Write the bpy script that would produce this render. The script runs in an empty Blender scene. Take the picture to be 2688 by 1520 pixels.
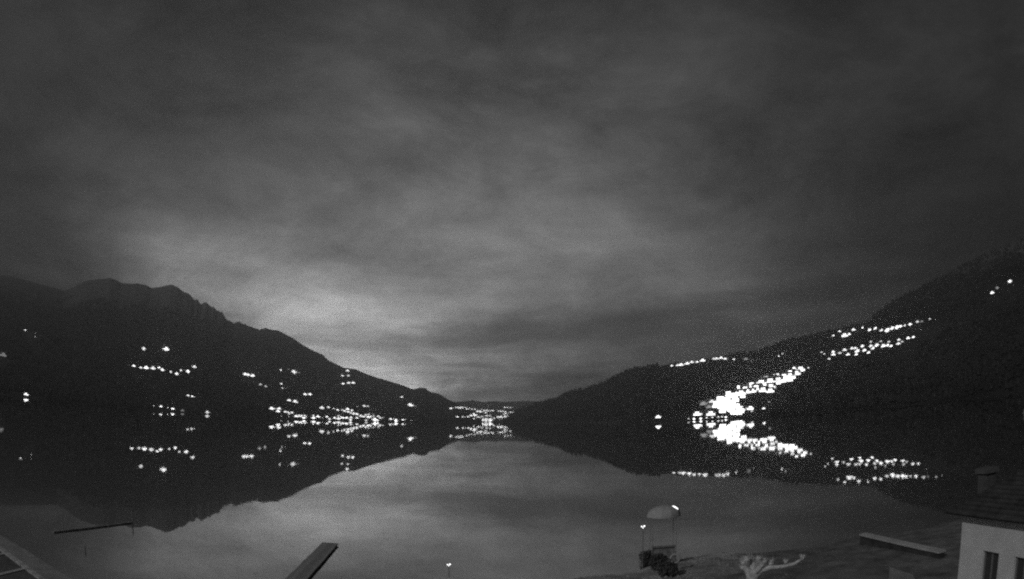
import bpy, bmesh, math, random
import numpy as np
from mathutils import Vector, Matrix, noise
from mathutils.bvhtree import BVHTree

random.seed(7)
rng = np.random.default_rng(7)
R = math.radians
scene = bpy.context.scene
COL = scene.collection

# ------------------------------------------------------------------ camera
H = 10.0                                   # lens height above the lake
PITCH, ROLL = R(11.93), R(-0.37)
cam_d = bpy.data.cameras.new('camera')
cam_d.type = 'PANO'
cam_d.panorama_type = 'FISHEYE_EQUISOLID'  # the wide webcam lens bows the horizon
cam_d.sensor_width = 36.0
cam_d.fisheye_lens = 1649.4 / 2688 * 36.0
cam_d.fisheye_fov = R(180)
cam_d.clip_start = 0.1
cam_d.clip_end = 60000
cam = bpy.data.objects.new('camera', cam_d)
COL.objects.link(cam)
cam.matrix_world = (Matrix.Translation((0, 0, H)) @ Matrix.Rotation(PITCH, 4, 'X')
                    @ Matrix.Rotation(R(90), 4, 'X') @ Matrix.Rotation(ROLL, 4, 'Z'))
scene.camera = cam

# ------------------------------------------------------------------ world: night sky, cloud lit by the towns
world = bpy.data.worlds.new('World')
scene.world = world
world.use_nodes = True
nt = world.node_tree
nt.nodes.clear()


def N(tree, kind, **kw):
    n = tree.nodes.new(kind)
    for k, v in kw.items():
        if k.startswith('i_'):
            n.inputs[k[2:].replace('_', ' ')].default_value = v
        else:
            setattr(n, k, v)
    return n


def M(tree, op, a, b=None, c=None, clamp=False):
    n = tree.nodes.new('ShaderNodeMath')
    n.operation = op
    n.use_clamp = clamp
    for i, v in enumerate((a, b, c)):
        if v is None:
            continue
        if isinstance(v, (int, float)):
            n.inputs[i].default_value = v
        else:
            tree.links.new(v, n.inputs[i])
    return n.outputs[0]


def azel(az, el):
    a, e = R(az), R(el)
    return (math.sin(a) * math.cos(e), math.cos(a) * math.cos(e), math.sin(e))


tc = N(nt, 'ShaderNodeTexCoord')
nrm = N(nt, 'ShaderNodeVectorMath', operation='NORMALIZE')
nt.links.new(tc.outputs['Generated'], nrm.inputs[0])
DIR = nrm.outputs[0]
sep = N(nt, 'ShaderNodeSeparateXYZ')
nt.links.new(DIR, sep.inputs[0])
DX, DY, DZ = sep.outputs


def glow(az, el, sigma, amp):
    d = N(nt, 'ShaderNodeVectorMath', operation='DOT_PRODUCT')
    nt.links.new(DIR, d.inputs[0])
    d.inputs[1].default_value = azel(az, el)
    one = M(nt, 'SUBTRACT', 1.0, d.outputs['Value'])
    ex = M(nt, 'EXPONENT', M(nt, 'MULTIPLY', one, -2.0 / R(sigma) ** 2))
    return M(nt, 'MULTIPLY', ex, amp)


AZ = M(nt, 'ARCTAN2', DX, DY)
SKY_BASE, G1, G2 = 0.025, 0.270, 0.80


def ridge_glow(az, el, slope, along, across, amp):
    """light of the towns behind the left ridge, lying along the fall of the slope"""
    c, s_ = math.cos(slope), math.sin(slope)
    u, v = M(nt, 'SUBTRACT', AZ, R(az)), M(nt, 'SUBTRACT', DZ, math.sin(R(el)))
    p = M(nt, 'DIVIDE', M(nt, 'ADD', M(nt, 'MULTIPLY', u, c), M(nt, 'MULTIPLY', v, s_)), R(along))
    q = M(nt, 'DIVIDE', M(nt, 'SUBTRACT', M(nt, 'MULTIPLY', v, c), M(nt, 'MULTIPLY', u, s_)), R(across))
    e = M(nt, 'EXPONENT', M(nt, 'MULTIPLY', M(nt, 'ADD', M(nt, 'MULTIPLY', p, p), M(nt, 'MULTIPLY', q, q)), -1.0))
    return M(nt, 'MULTIPLY', e, amp)


total = M(nt, 'ADD', M(nt, 'ADD', glow(-2, 2, 23, G1), ridge_glow(-15.5, 5.2, -0.34, 17, 6.2, G2)), SKY_BASE)


def cloud(scale, tilt, stretch, detail, rough, dist, lo, hi, loc, fmin=0.33, fmax=0.67):
    """layered cloud: 3D noise over the sky directions, flattened towards the horizontal"""
    mp = N(nt, 'ShaderNodeMapping')
    mp.inputs['Rotation'].default_value = (0, R(tilt), 0)
    mp.inputs['Scale'].default_value = (1, 1, stretch)
    mp.inputs['Location'].default_value = loc
    nt.links.new(DIR, mp.inputs[0])
    nz = N(nt, 'ShaderNodeTexNoise')
    nz.inputs['Scale'].default_value = scale
    nz.inputs['Detail'].default_value = detail
    nz.inputs['Roughness'].default_value = rough
    nz.inputs['Distortion'].default_value = dist
    nt.links.new(mp.outputs[0], nz.inputs['Vector'])
    mr = N(nt, 'ShaderNodeMapRange')
    mr.inputs['From Min'].default_value = fmin
    mr.inputs['From Max'].default_value = fmax
    mr.inputs['To Min'].default_value = lo
    mr.inputs['To Max'].default_value = hi
    nt.links.new(nz.outputs['Fac'], mr.inputs['Value'])
    return mr.outputs[0]


c1 = cloud(2.4, 18, 1.9, 7, 0.62, 0.4, 0.54, 1.36, (3.1, 1.7, 0.2), 0.36, 0.64)
c2 = cloud(6.0, 14, 2.0, 7, 0.66, 0.6, 0.74, 1.14, (7.3, 0.4, 1.1))
low = cloud(2.2, 3, 10.0, 5, 0.55, 0.3, -0.80, 0.50, (1.3, 5.2, 4.45), 0.36, 0.64)
# flat bands only near the horizon
wgt = M(nt, 'EXPONENT', M(nt, 'MULTIPLY', M(nt, 'MAXIMUM', DZ, 0.0), -7.0))
c3 = M(nt, 'ADD', 1.0, M(nt, 'MULTIPLY', low, wgt))
total = M(nt, 'MULTIPLY', total, M(nt, 'MULTIPLY', M(nt, 'MULTIPLY', c1, c2), c3))
# two darker cloud banks low over the valley, from the centre to the right
wv = cloud(5.0, 0, 4.0, 6, 0.62, 0.4, -0.028, 0.028, (2.2, 8.1, 0.7))
EL = M(nt, 'ADD', DZ, wv)
onset = M(nt, 'MULTIPLY', M(nt, 'ADD', AZ, 0.25), 7.0, clamp=True)
mid = M(nt, 'SUBTRACT', EL, M(nt, 'ADD', M(nt, 'MULTIPLY', AZ, 0.09), 0.124))
wid = M(nt, 'ADD', 0.012, M(nt, 'MULTIPLY', M(nt, 'ADD', AZ, 0.25, clamp=True), 0.055))
q1 = M(nt, 'DIVIDE', mid, wid)
b1 = M(nt, 'MULTIPLY', M(nt, 'EXPONENT', M(nt, 'MULTIPLY', M(nt, 'MULTIPLY', q1, q1), -1.0)), M(nt, 'MULTIPLY', onset, 0.48))
b0 = M(nt, 'MULTIPLY', M(nt, 'MULTIPLY', M(nt, 'SUBTRACT', 0.092, EL), 30.0, clamp=True), M(nt, 'MULTIPLY', onset, 0.60))
total = M(nt, 'MULTIPLY', total, M(nt, 'MULTIPLY', M(nt, 'SUBTRACT', 1.0, b1), M(nt, 'SUBTRACT', 1.0, b0)))
# town light gathers in the low air
total = M(nt, 'MULTIPLY', total, M(nt, 'ADD', 1.0, M(nt, 'MULTIPLY', M(nt, 'EXPONENT', M(nt, 'MULTIPLY', M(nt, 'MAXIMUM', DZ, 0.0), -9.0)), 1.6)))
# a whisper of the physical sky, sun well below the hills
sky = N(nt, 'ShaderNodeTexSky', sky_type='NISHITA', sun_disc=False)
sky.sun_elevation = R(-8)
sky.sun_rotation = R(-16)
bw = N(nt, 'ShaderNodeRGBToBW')
nt.links.new(sky.outputs[0], bw.inputs[0])
total = M(nt, 'ADD', total, M(nt, 'MULTIPLY', bw.outputs[0], 0.05))
bg = N(nt, 'ShaderNodeBackground')
bg.inputs['Strength'].default_value = 1.0
nt.links.new(total, bg.inputs['Color'])
wo = N(nt, 'ShaderNodeOutputWorld')
nt.links.new(bg.outputs[0], wo.inputs['Surface'])

# ------------------------------------------------------------------ added fill lamp for the camera's infrared light, behind the camera to the left
sun_d = bpy.data.lights.new('ir_fill', 'SUN')
sun_d.energy = 0.72
sun_d.angle = R(0.5)
sun = bpy.data.objects.new('ir_fill', sun_d)
COL.objects.link(sun)
sun.rotation_euler = Vector((0.62, 0.55, -0.52)).to_track_quat('-Z', 'Y').to_euler()

# ------------------------------------------------------------------ exposure and render settings
vs = scene.view_settings
vs.view_transform = 'Standard'
vs.look = 'None'
vs.gamma = 1.0
vs.exposure = 0.06
vs.use_curve_mapping = False
cy = scene.cycles
cy.use_denoising = False
cy.max_bounces = 6
cy.diffuse_bounces = 2
cy.glossy_bounces = 4
cy.volume_bounces = 0
cy.sample_clamp_indirect = 1.6
cy.sample_clamp_direct = 3.0
cy.use_light_tree = True
cy.filter_width = 2.2


# ================================================================== helpers
def unproject(x, y):
    """direction of a photograph point, to read bearings off the view"""
    F = 1649.4
    u, v = x - 1344.0, 760.0 - y
    c, s = math.cos(ROLL), math.sin(ROLL)
    u, v = c * u - s * v, s * u + c * v
    r = math.hypot(u, v) + 1e-9
    th = 2 * math.asin(r / 2 / F)
    cx, cyy, cz = math.sin(th) * u / r, math.sin(th) * v / r, math.cos(th)
    return Vector((cx, cz * math.cos(PITCH) - cyy * math.sin(PITCH), cz * math.sin(PITCH) + cyy * math.cos(PITCH)))


def bearing(x, y):
    d = unproject(x, y)
    return math.degrees(math.atan2(d.x, d.y)), math.degrees(math.asin(d.z))


def ground_point(x, y, z=0.0):
    d = unproject(x, y)
    t = (z - H) / d.z
    return Vector((d.x * t, d.y * t, z))


def at_range(x, y, dist):
    d = unproject(x, y)
    t = dist / math.hypot(d.x, d.y)
    return Vector((d.x * t, d.y * t, H + d.z * t))


def material(name, base, rough=0.8, var=0.0, scale=1.0, bump=0.0, bscale=20.0, emit=0.0, spec=0.3, obj_coords=True):
    m = bpy.data.materials.new(name)
    m.use_nodes = True
    t = m.node_tree
    b = t.nodes['Principled BSDF']
    b.inputs['Base Color'].default_value = (base, base, base, 1)
    b.inputs['Roughness'].default_value = rough
    b.inputs['Specular IOR Level'].default_value = spec
    if var or bump:
        tcn = t.nodes.new('ShaderNodeTexCoord')
        src = tcn.outputs['Object']
    if var:
        n1 = t.nodes.new('ShaderNodeTexNoise')
        n1.inputs['Scale'].default_value = scale
        n1.inputs['Detail'].default_value = 6
        t.links.new(src, n1.inputs['Vector'])
        mr = t.nodes.new('ShaderNodeMapRange')
        mr.inputs['From Min'].default_value = 0.3
        mr.inputs['From Max'].default_value = 0.7
        mr.inputs['To Min'].default_value = max(0.0, base * (1 - var))
        mr.inputs['To Max'].default_value = base * (1 + var)
        t.links.new(n1.outputs['Fac'], mr.inputs['Value'])
        t.links.new(mr.outputs[0], b.inputs['Base Color'])
    if bump:
        n2 = t.nodes.new('ShaderNodeTexNoise')
        n2.inputs['Scale'].default_value = bscale
        n2.inputs['Detail'].default_value = 4
        t.links.new(src, n2.inputs['Vector'])
        bp = t.nodes.new('ShaderNodeBump')
        bp.inputs['Strength'].default_value = bump
        bp.inputs['Distance'].default_value = 0.05
        t.links.new(n2.outputs['Fac'], bp.inputs['Height'])
        t.links.new(bp.outputs[0], b.inputs['Normal'])
    if emit:
        b.inputs['Emission Color'].default_value = (1, 1, 1, 1)
        b.inputs['Emission Strength'].default_value = emit
        m.cycles.emission_sampling = 'FRONT'
    return m


def mesh_obj(name, verts, faces, mat, parent=None, smooth=False):
    me = bpy.data.meshes.new(name)
    me.from_pydata([tuple(v) for v in verts], [], faces)
    me.update()
    if smooth:
        me.polygons.foreach_set('use_smooth', [True] * len(me.polygons))
    me.materials.append(mat)
    o = bpy.data.objects.new(name, me)
    COL.objects.link(o)
    if parent is not None:
        o.parent = parent
    return o


class MB:
    """collects shapes into one mesh"""

    def __init__(self):
        self.v, self.f = [], []

    def add(self, vs, fs):
        n = len(self.v)
        self.v += [tuple(p) for p in vs]
        self.f += [tuple(i + n for i in f) for f in fs]
        return self

    def box(self, x0, x1, y0, y1, z0, z1):
        return self.add([(x0, y0, z0), (x1, y0, z0), (x1, y1, z0), (x0, y1, z0), (x0, y0, z1), (x1, y0, z1), (x1, y1, z1), (x0, y1, z1)],
                        [(0, 3, 2, 1), (4, 5, 6, 7), (0, 1, 5, 4), (1, 2, 6, 5), (2, 3, 7, 6), (3, 0, 4, 7)])

    def tube(self, pts, radii, n=10, wob=0.0):
        pts = [Vector(p) for p in pts]
        rings = []
        for i, p in enumerate(pts):
            a = pts[max(0, i - 1)]
            b = pts[min(len(pts) - 1, i + 1)]
            d = (b - a).normalized()
            u = d.cross(Vector((0.3, 0.9, 0.1))).normalized()
            w = d.cross(u)
            rings.append([p + (u * math.cos(2 * math.pi * k / n) + w * math.sin(2 * math.pi * k / n)) * radii[i] * (1 + wob * random.uniform(-1, 1)) for k in range(n)])
        vs = [q for r in rings for q in r]
        fs = []
        for i in range(len(rings) - 1):
            for k in range(n):
                fs.append((i * n + k, i * n + (k + 1) % n, (i + 1) * n + (k + 1) % n, (i + 1) * n + k))
        fs.append(tuple(range(n))[::-1])
        fs.append(tuple((len(rings) - 1) * n + k for k in range(n)))
        return self.add(vs, fs)

    def lump(self, c, r, wob=0.25, sub=2, sq=(1, 1, 1)):
        bm = bmesh.new()
        bmesh.ops.create_icosphere(bm, subdivisions=sub, radius=1.0)
        vs = []
        off = Vector((random.uniform(0, 50), random.uniform(0, 50), random.uniform(0, 50)))
        for v in bm.verts:
            k = r * (1 + wob * noise.noise(v.co * 1.7 + off))
            vs.append((c[0] + v.co.x * k * sq[0], c[1] + v.co.y * k * sq[1], c[2] + v.co.z * k * sq[2]))
        fs = [tuple(v.index for v in f.verts) for f in bm.faces]
        bm.free()
        return self.add(vs, fs)

    def build(self, name, mat, parent=None, smooth=False):
        return mesh_obj(name, self.v, self.f, mat, parent, smooth)


def tag(o, label, cat, group=None):
    o['label'] = label
    o['category'] = cat
    if group:
        o['group'] = group
    return o


def setting(o, kind='structure', label=None):
    o['kind'] = kind
    if label:
        o['label'] = label
    return o


def thing(name, loc=(0, 0, 0), rz=0.0):
    o = bpy.data.objects.new(name, None)
    COL.objects.link(o)
    o.location = loc
    o.rotation_euler = (0, 0, rz)
    o.empty_display_size = 0.5
    return o


def copy_tree(o, parent=None):
    c = o.copy()
    COL.objects.link(c)
    if parent is not None:
        c.parent = parent
    for ch in o.children:
        copy_tree(ch, c)
    return c


# ================================================================== materials
M_ROCK = material('mountain_forest', 0.045, 0.95, 0.55, 0.004, spec=0.0)
# bare rock above the tree line
_t = M_ROCK.node_tree
_b = _t.nodes['Principled BSDF']
_old = _b.inputs['Base Color'].links[0].from_socket
_tc = [n_ for n_ in _t.nodes if n_.bl_idname == 'ShaderNodeTexCoord'][0]
_sp = _t.nodes.new('ShaderNodeSeparateXYZ')
_t.links.new(_tc.outputs['Object'], _sp.inputs[0])
_nz = _t.nodes.new('ShaderNodeTexNoise')
_nz.inputs['Scale'].default_value = 0.012
_nz.inputs['Detail'].default_value = 7
_nz.inputs['Roughness'].default_value = 0.65
_t.links.new(_tc.outputs['Object'], _nz.inputs['Vector'])
_h = M(_t, 'ADD', _sp.outputs[2], M(_t, 'MULTIPLY', M(_t, 'SUBTRACT', _nz.outputs['Fac'], 0.5), 420.0))
_r = M(_t, 'MULTIPLY', M(_t, 'SUBTRACT', _h, 400.0), 1 / 90.0, clamp=True)
_mx = _t.nodes.new('ShaderNodeMix')
_t.links.new(_r, _mx.inputs[0])
_t.links.new(_old, _mx.inputs[2])
_mx.inputs[2].default_value = 0.045
_mx.inputs[3].default_value = 0.13
_t.links.new(_mx.outputs[0], _b.inputs['Base Color'])
M_FOREST = material('forest_foliage', 0.042, 0.95, 0.4, 0.02, spec=0.0)
M_PLASTER = material('house_plaster', 0.6, 0.9, 0.08, 0.8)
M_ROOF = material('roof_tiles', 0.16, 0.85, 0.3, 1.5)
M_LIT = material('lit_window', 0.6, 0.5, emit=3.2)
M_SOFT = material('soft_lit_window', 0.6, 0.5, emit=2.2)
M_MID = material('half_lit_window', 0.6, 0.5, emit=1.4)
M_DIM = material('dim_window', 0.6, 0.5, emit=0.35)
M_GLOBE = material('lamp_globe', 0.8, 0.4, emit=60.0)
M_GLOBE_FAINT = material('faint_lamp_globe', 0.8, 0.4, emit=14.0)
M_STEEL = material('galvanised_steel', 0.30, 0.45, 0.15, 6)

# ================================================================== lake and near shore
mw = bpy.data.materials.new('lake_water')
mw.use_nodes = True
t = mw.node_tree
b = t.nodes['Principled BSDF']
b.inputs['Base Color'].default_value = (0.03, 0.03, 0.03, 1)
b.inputs['Roughness'].default_value = 0.012
b.inputs['IOR'].default_value = 1.6
tcn = t.nodes.new('ShaderNodeTexCoord')
nz = t.nodes.new('ShaderNodeTexNoise')
nz.inputs['Scale'].default_value = 0.9
nz.inputs['Detail'].default_value = 3
t.links.new(tcn.outputs['Object'], nz.inputs['Vector'])
bp = t.nodes.new('ShaderNodeBump')
bp.inputs['Strength'].default_value = 1.0
bp.inputs['Distance'].default_value = 0.0012
n5 = t.nodes.new('ShaderNodeTexNoise')
n5.inputs['Scale'].default_value = 0.035
n5.inputs['Detail'].default_value = 4
t.links.new(tcn.outputs['Object'], n5.inputs['Vector'])
m5 = t.nodes.new('ShaderNodeMapRange')
m5.inputs['From Min'].default_value = 0.42
m5.inputs['From Max'].default_value = 0.68
m5.inputs['To Min'].default_value = 0.35
m5.inputs['To Max'].default_value = 2.6
t.links.new(n5.outputs['Fac'], m5.inputs['Value'])
hm = t.nodes.new('ShaderNodeMath')
hm.operation = 'MULTIPLY'
t.links.new(nz.outputs['Fac'], hm.inputs[0])
t.links.new(m5.outputs[0], hm.inputs[1])
t.links.new(hm.outputs[0], bp.inputs['Height'])
t.links.new(bp.outputs[0], b.inputs['Normal'])
gl = t.nodes.new('ShaderNodeBsdfGlossy')                    # extra mirror layer mixed in to brighten the lake's reflection
gl.inputs['Color'].default_value = (0.95, 0.95, 0.95, 1)
gl.inputs['Roughness'].default_value = 0.012
t.links.new(bp.outputs[0], gl.inputs['Normal'])
mxs = t.nodes.new('ShaderNodeMixShader')
mxs.inputs[0].default_value = 0.38
t.links.new(b.outputs[0], mxs.inputs[1])
t.links.new(gl.outputs[0], mxs.inputs[2])
t.links.new(mxs.outputs[0], t.nodes['Material Output'].inputs['Surface'])
nseg = 64
lake = mesh_obj('lake_water', [(18000 * math.cos(2 * math.pi * k / nseg), 18000 * math.sin(2 * math.pi * k / nseg), 0) for k in range(nseg)],
                [tuple(range(nseg))], mw)
setting(lake, label='still dark lake mirroring the sky, hills and village lights')

M_GRASS = material('shore_turf', 0.16, 0.95, 0.45, 0.9, 0.9, 9.0)
M_GRAVEL = material('shore_gravel', 0.25, 0.95, 0.35, 1.4, 0.9, 9.0)
SX = np.array([-20000, -3000, -880, -300, -120, -60, -34, -29, -21, -15, -8, -3, 2, 6, 9, 12, 16, 20, 28, 45, 120, 300, 560, 3000, 20000.])
SY = np.array([9000, 2200, 760, 190, 70, 37, 27, 25, 22, 27, 32, 34.5, 36.5, 38.2, 40.2, 41.5, 40.5, 40, 39, 37, 42, 130, 480, 2200, 9000.])


def shore_y(x):
    return np.interp(x, SX, SY) + 0.5 * math.sin(x * 0.55) * (1 if abs(x) < 80 else 0) + 0.25 * math.sin(x * 1.37 + 1) * (1 if abs(x) < 80 else 0)


xs = np.concatenate([np.geomspace(20000, 70, 30) * -1, np.arange(-60, 60.1, 0.5), np.geomspace(70, 20000, 30)])
rows = [(-4, -1.2), (-0.8, -0.12), (0, 0.03), (0.8, 0.14), (2, 0.30), (4.5, 0.5), (8, 0.66), (13, 0.75), (22, 0.8), (45, 0.85), (150, 0.9), (1500, 1.0), (30000, 1.0)]
vs_, fs_ = [], []
for d, z in rows:
    for x in xs:
        y = shore_y(x) - d
        dz = 0.0 if d <= 0 or d > 60 else 0.07 * noise.noise(Vector((x * 0.5, y * 0.5, 3)))
        vs_.append((x, y, z + dz))
nx = len(xs)
for j in range(len(rows) - 1):
    for i in range(nx - 1):
        fs_.append((j * nx + i, (j + 1) * nx + i, (j + 1) * nx + i + 1, j * nx + i + 1))
ground = mesh_obj('shore_ground', vs_, fs_, M_GRASS, smooth=True)
ground.data.materials.append(M_GRAVEL)
for pl_ in ground.data.polygons:
    c_ = pl_.center
    if -12 < c_.x < 13.5 + 1.5 * math.sin(c_.y * 1.3) and shore_y(c_.x) - c_.y < 9:
        pl_.material_index = 1
setting(ground, label='gravelly lake shore in the foreground')

# ================================================================== mountains, each at its own distance
LEFT_SKY = [(-500, 735), (-300, 725), (-150, 712), (0, 719), (27, 723), (63, 732), (110, 745), (137, 752), (169, 761), (192, 753), (217, 739), (236, 733), (269, 730),
            (291, 728), (305, 733), (319, 741), (341, 743), (360, 742), (385, 747), (398, 754), (418, 752), (434, 748), (449, 745), (462, 750), (478, 761),
            (503, 775), (511, 785), (527, 793), (540, 791), (547, 797), (563, 808), (580, 818), (591, 829), (599, 840), (615, 848), (629, 844), (651, 853),
            (665, 860), (681, 862), (700, 860), (731, 866), (772, 887), (789, 900), (817, 916), (848, 930), (864, 945), (904, 964), (932, 967), (973, 984),
            (1022, 999), (1060, 1010), (1084, 1020), (1100, 1016), (1116, 1016), (1128, 1026), (1153, 1032), (1175, 1046), (1199, 1056), (1240, 1080), (1262, 1110)]
FAR_SKY = [(1000, 1040), (1100, 1046), (1195, 1055), (1221, 1053), (1243, 1051), (1266, 1055), (1300, 1053), (1327, 1055), (1380, 1052), (1450, 1055), (1600, 1060)]
RIGHT_SKY = [(1322, 1108), (1335, 1095), (1352, 1079), (1382, 1066), (1404, 1058), (1432, 1050), (1465, 1041), (1487, 1029), (1512, 1021), (1536, 1020), (1555, 1011), (1583, 1002),
             (1608, 988), (1630, 978), (1657, 966), (1685, 959), (1718, 955), (1740, 953), (1767, 949), (1808, 943), (1849, 936), (1877, 932), (1932, 926),
             (1947, 924), (1988, 917), (2030, 901), (2071, 887), (2112, 880), (2153, 870), (2182, 864), (2230, 852), (2279, 842), (2350, 835), (2500, 830), (2800, 830)]
EAST_SKY = [(1930, 1104), (1990, 1078), (2060, 1035), (2130, 975), (2190, 925), (2240, 880), (2281, 842), (2298, 820), (2339, 790), (2389, 765), (2438, 740), (2485, 715), (2540, 685), (2610, 655),
            (2688, 620), (2760, 600), (2950, 620), (3150, 660)]


def table(sky, lift=0.0):
    pts = []
    for x, y in sky:
        a, e = bearing(x, y)
        pts.append((a, e))
    pts.sort()
    return np.array(pts)


def mountain(name, sky, shore, ridge, power, rough, mat, tree_h, label, step=0.06, nr=46, seed=0.0, crag=0.0):
    """polar-gridded slope from the waterline over the ridge and down behind it"""
    tb = table(sky)
    az = np.arange(tb[0, 0], tb[-1, 0] + step, step)
    el = np.interp(az, tb[:, 0], tb[:, 1])
    ds = np.interp(az, [p[0] for p in shore], [p[1] for p in shore])
    dr = np.interp(az, [p[0] for p in ridge], [p[1] for p in ridge])
    tt = np.concatenate([[-0.03], np.linspace(0, 1, nr), [1.03, 1.08, 1.15, 1.25]])
    vs, n = [], len(az)
    for ti in tt:
        for a, e, s, g in zip(az, el, ds, dr):
            top = max(1.0, H + g * math.tan(R(e)) - tree_h)
            r = s + (g - s) * ti
            x, y = r * math.sin(R(a)), r * math.cos(R(a))
            if ti < 0:
                z = -4.0
            elif ti <= 1:
                z = top * ti ** power + 0.4
                w = 4 * ti * (1 - ti)
                p = Vector((x * 0.0022 + seed, y * 0.0022, seed))
                z -= rough * top * w * (0.5 + 0.5 * noise.fractal(p, 0.9, 2.1, 5))
                z = max(z, 0.4 + 2.0 * ti)
            else:
                z = top * max(0.0, 1 - 1.2 * (ti - 1)) - (ti - 1) * 120
            if crag and ti > 0.75:
                q = max(0.0, 1 - abs(a + 27.5) / 7.0)
                z += crag * q * min(1, (ti - 0.75) * 4) * (noise.noise(Vector((a * 1.9, 0.3, seed))) + 0.6 * noise.noise(Vector((a * 4.7, 1.3, seed))))
            vs.append((x, y, z))
    fs = []
    for j in range(len(tt) - 1):
        for i in range(n - 1):
            fs.append((j * n + i, j * n + i + 1, (j + 1) * n + i + 1, (j + 1) * n + i))
    o = mesh_obj(name, vs, fs, mat, smooth=True)
    setting(o, label=label)
    return o, BVHTree.FromPolygons(vs, fs), (az, ds, dr, el)


left_o, left_b, left_t = mountain('left_mountain', LEFT_SKY, [(-75, 1150), (-45, 1250), (-30, 1500), (-15, 1900), (-5, 2500), (0, 2900)],
                                  [(-75, 3000), (-40, 3300), (-25, 3200), (-10, 3000), (-5, 3000), (0, 3200)], 1.25, 0.22, M_ROCK, 4.0,
                                  'dark wooded mountain on the left with a rocky double summit', seed=3.3, crag=13.0)
far_o, far_b, far_t = mountain('far_hills', FAR_SKY, [(-20, 3200), (20, 3200)], [(-20, 4700), (20, 4700)], 1.0, 0.10, M_ROCK, 0.0,
                               'low hazy hills closing the far end of the lake', seed=11.0)
right_o, right_b, right_t = mountain('right_hill', RIGHT_SKY, [(-3, 2500), (0, 2300), (5, 1700), (12, 1150), (18, 1150), (25, 1200), (50, 1300)],
                                     [(-3, 2600), (0, 2550), (5, 2200), (12, 1800), (20, 1900), (30, 2400), (50, 2600)], 0.9, 0.10, M_ROCK, 7.0,
                                     'wooded spur on the right with a village along its crest', seed=21.0)
east_o, east_b, east_t = mountain('right_mountain', EAST_SKY, [(15, 1180), (25, 1050), (35, 900), (48, 720), (70, 600)],
                                  [(15, 1500), (25, 1900), (35, 2300), (48, 2500), (70, 2500)], 1.15, 0.16, M_ROCK, 5.0,
                                  'dark mountain slope rising at the right edge', seed=31.0)
SLOPES = [(left_b, left_t), (far_b, far_t), (right_b, right_t), (east_b, east_t)]
EYE = Vector((0, 0, H))


def on_slope(x, y):
    """the spot on the nearest hillside at a bearing; the waterline if the view falls short of it"""
    d = unproject(x, y)
    best = None
    for bv, _ in SLOPES:
        hit = bv.ray_cast(EYE, d)
        if hit[0] is not None and hit[0].z > 0.3 and (best is None or hit[3] < best[1]):
            best = (hit[0], hit[3])
    if best is not None and d.z > -H / 6000 and best[0].z > 0.3:
        return best[0]
    a = math.degrees(math.atan2(d.x, d.y))
    near = None
    for _, (az, ds, dr, el) in SLOPES:
        if az[0] <= a <= az[-1]:
            s = float(np.interp(a, az, ds)) + 10
            if near is None or s < near:
                near = s
    near = near or 2000
    if best is not None and best[1] < near + 400:
        return best[0]
    return Vector((near * math.sin(R(a)), near * math.cos(R(a)), 0.8))


# ================================================================== villages: houses with lit windows and street lamps
def gable_house():
    root = thing('lit_house')
    w, d, hh, rp = 6.0, 4.2, 9.0, 2.0
    MB().add([(-w, -d, -5), (w, -d, -5), (w, d, -5), (-w, d, -5), (-w, -d, hh), (w, -d, hh), (w, d, hh), (-w, d, hh), (-w, 0, hh + rp), (w, 0, hh + rp)],
             [(0, 1, 5, 4), (2, 3, 7, 6), (1, 2, 6, 9, 5), (3, 0, 4, 8, 7)]).build('wall', M_PLASTER, root)
    e, o = 0.7, 0.25
    k = rp / d
    MB().add([(-w - e, -d - e, hh - e * k + .1), (w + e, -d - e, hh - e * k + .1), (w + e, 0, hh + rp + .1), (-w - e, 0, hh + rp + .1), (w + e, d + e, hh - e * k + .1), (-w - e, d + e, hh - e * k + .1),
              (-w - e, -d - e, hh - e * k + .1 + o), (w + e, -d - e, hh - e * k + .1 + o), (w + e, 0, hh + rp + .1 + o), (-w - e, 0, hh + rp + .1 + o), (w + e, d + e, hh - e * k + .1 + o), (-w - e, d + e, hh - e * k + .1 + o)],
             [(0, 3, 2, 1), (2, 3, 5, 4), (6, 7, 8, 9), (8, 10, 11, 9), (0, 1, 7, 6), (4, 5, 11, 10), (1, 2, 8, 7), (2, 4, 10, 8), (0, 6, 9, 3), (3, 9, 11, 5)]).build('roof', M_ROOF, root)
    win = None
    for fl in (0.6, 3.5, 6.4):
        for cx in (-4.4, -1.47, 1.47, 4.4):
            if abs(cx) > 4 and fl != 3.5:
                continue
            if win is None:
                win = MB().box(-1.3, 1.3, -0.16, 0.0, 0, 2.45).build('window', M_LIT, root)
                wn = win
            else:
                wn = win.copy()
                COL.objects.link(wn)
            wn.location = (cx, -d + 0.04, fl)
            wn.parent = root
    for sx in (-1, 1):
        wn = win.copy()
        COL.objects.link(wn)
        wn.parent = root
        wn.location = (sx * (w - 0.04), 0, 4.0)
        wn.rotation_euler = (0, 0, sx * math.pi / 2)
    return root


def apartment_block():
    root = thing('lit_block')
    w, d, hh = 6.0, 4.5, 9.2
    MB().box(-w, w, -d, d, -5, hh).build('wall', M_PLASTER, root)
    MB().box(-w - .3, w + .3, -d - .3, d + .3, hh + .003, hh + .35).build('roof', M_ROOF, root)
    win = None
    for fl in (0.15, 3.1, 6.05):
        for cx in (-4.45, -1.48, 1.48, 4.45):
            if win is None:
                wn = win = MB().box(-1.38, 1.38, -0.16, 0.0, 0, 2.75).build('window', M_LIT, root)
            else:
                wn = win.copy()
                COL.objects.link(wn)
                wn.parent = root
            wn.location = (cx, -d + 0.04, fl)
    return root


def recolour(root, mat):
    for ch in root.children:
        if ch.name.startswith('window'):
            ch.material_slots[0].link = 'OBJECT'
            ch.material_slots[0].material = mat


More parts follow.
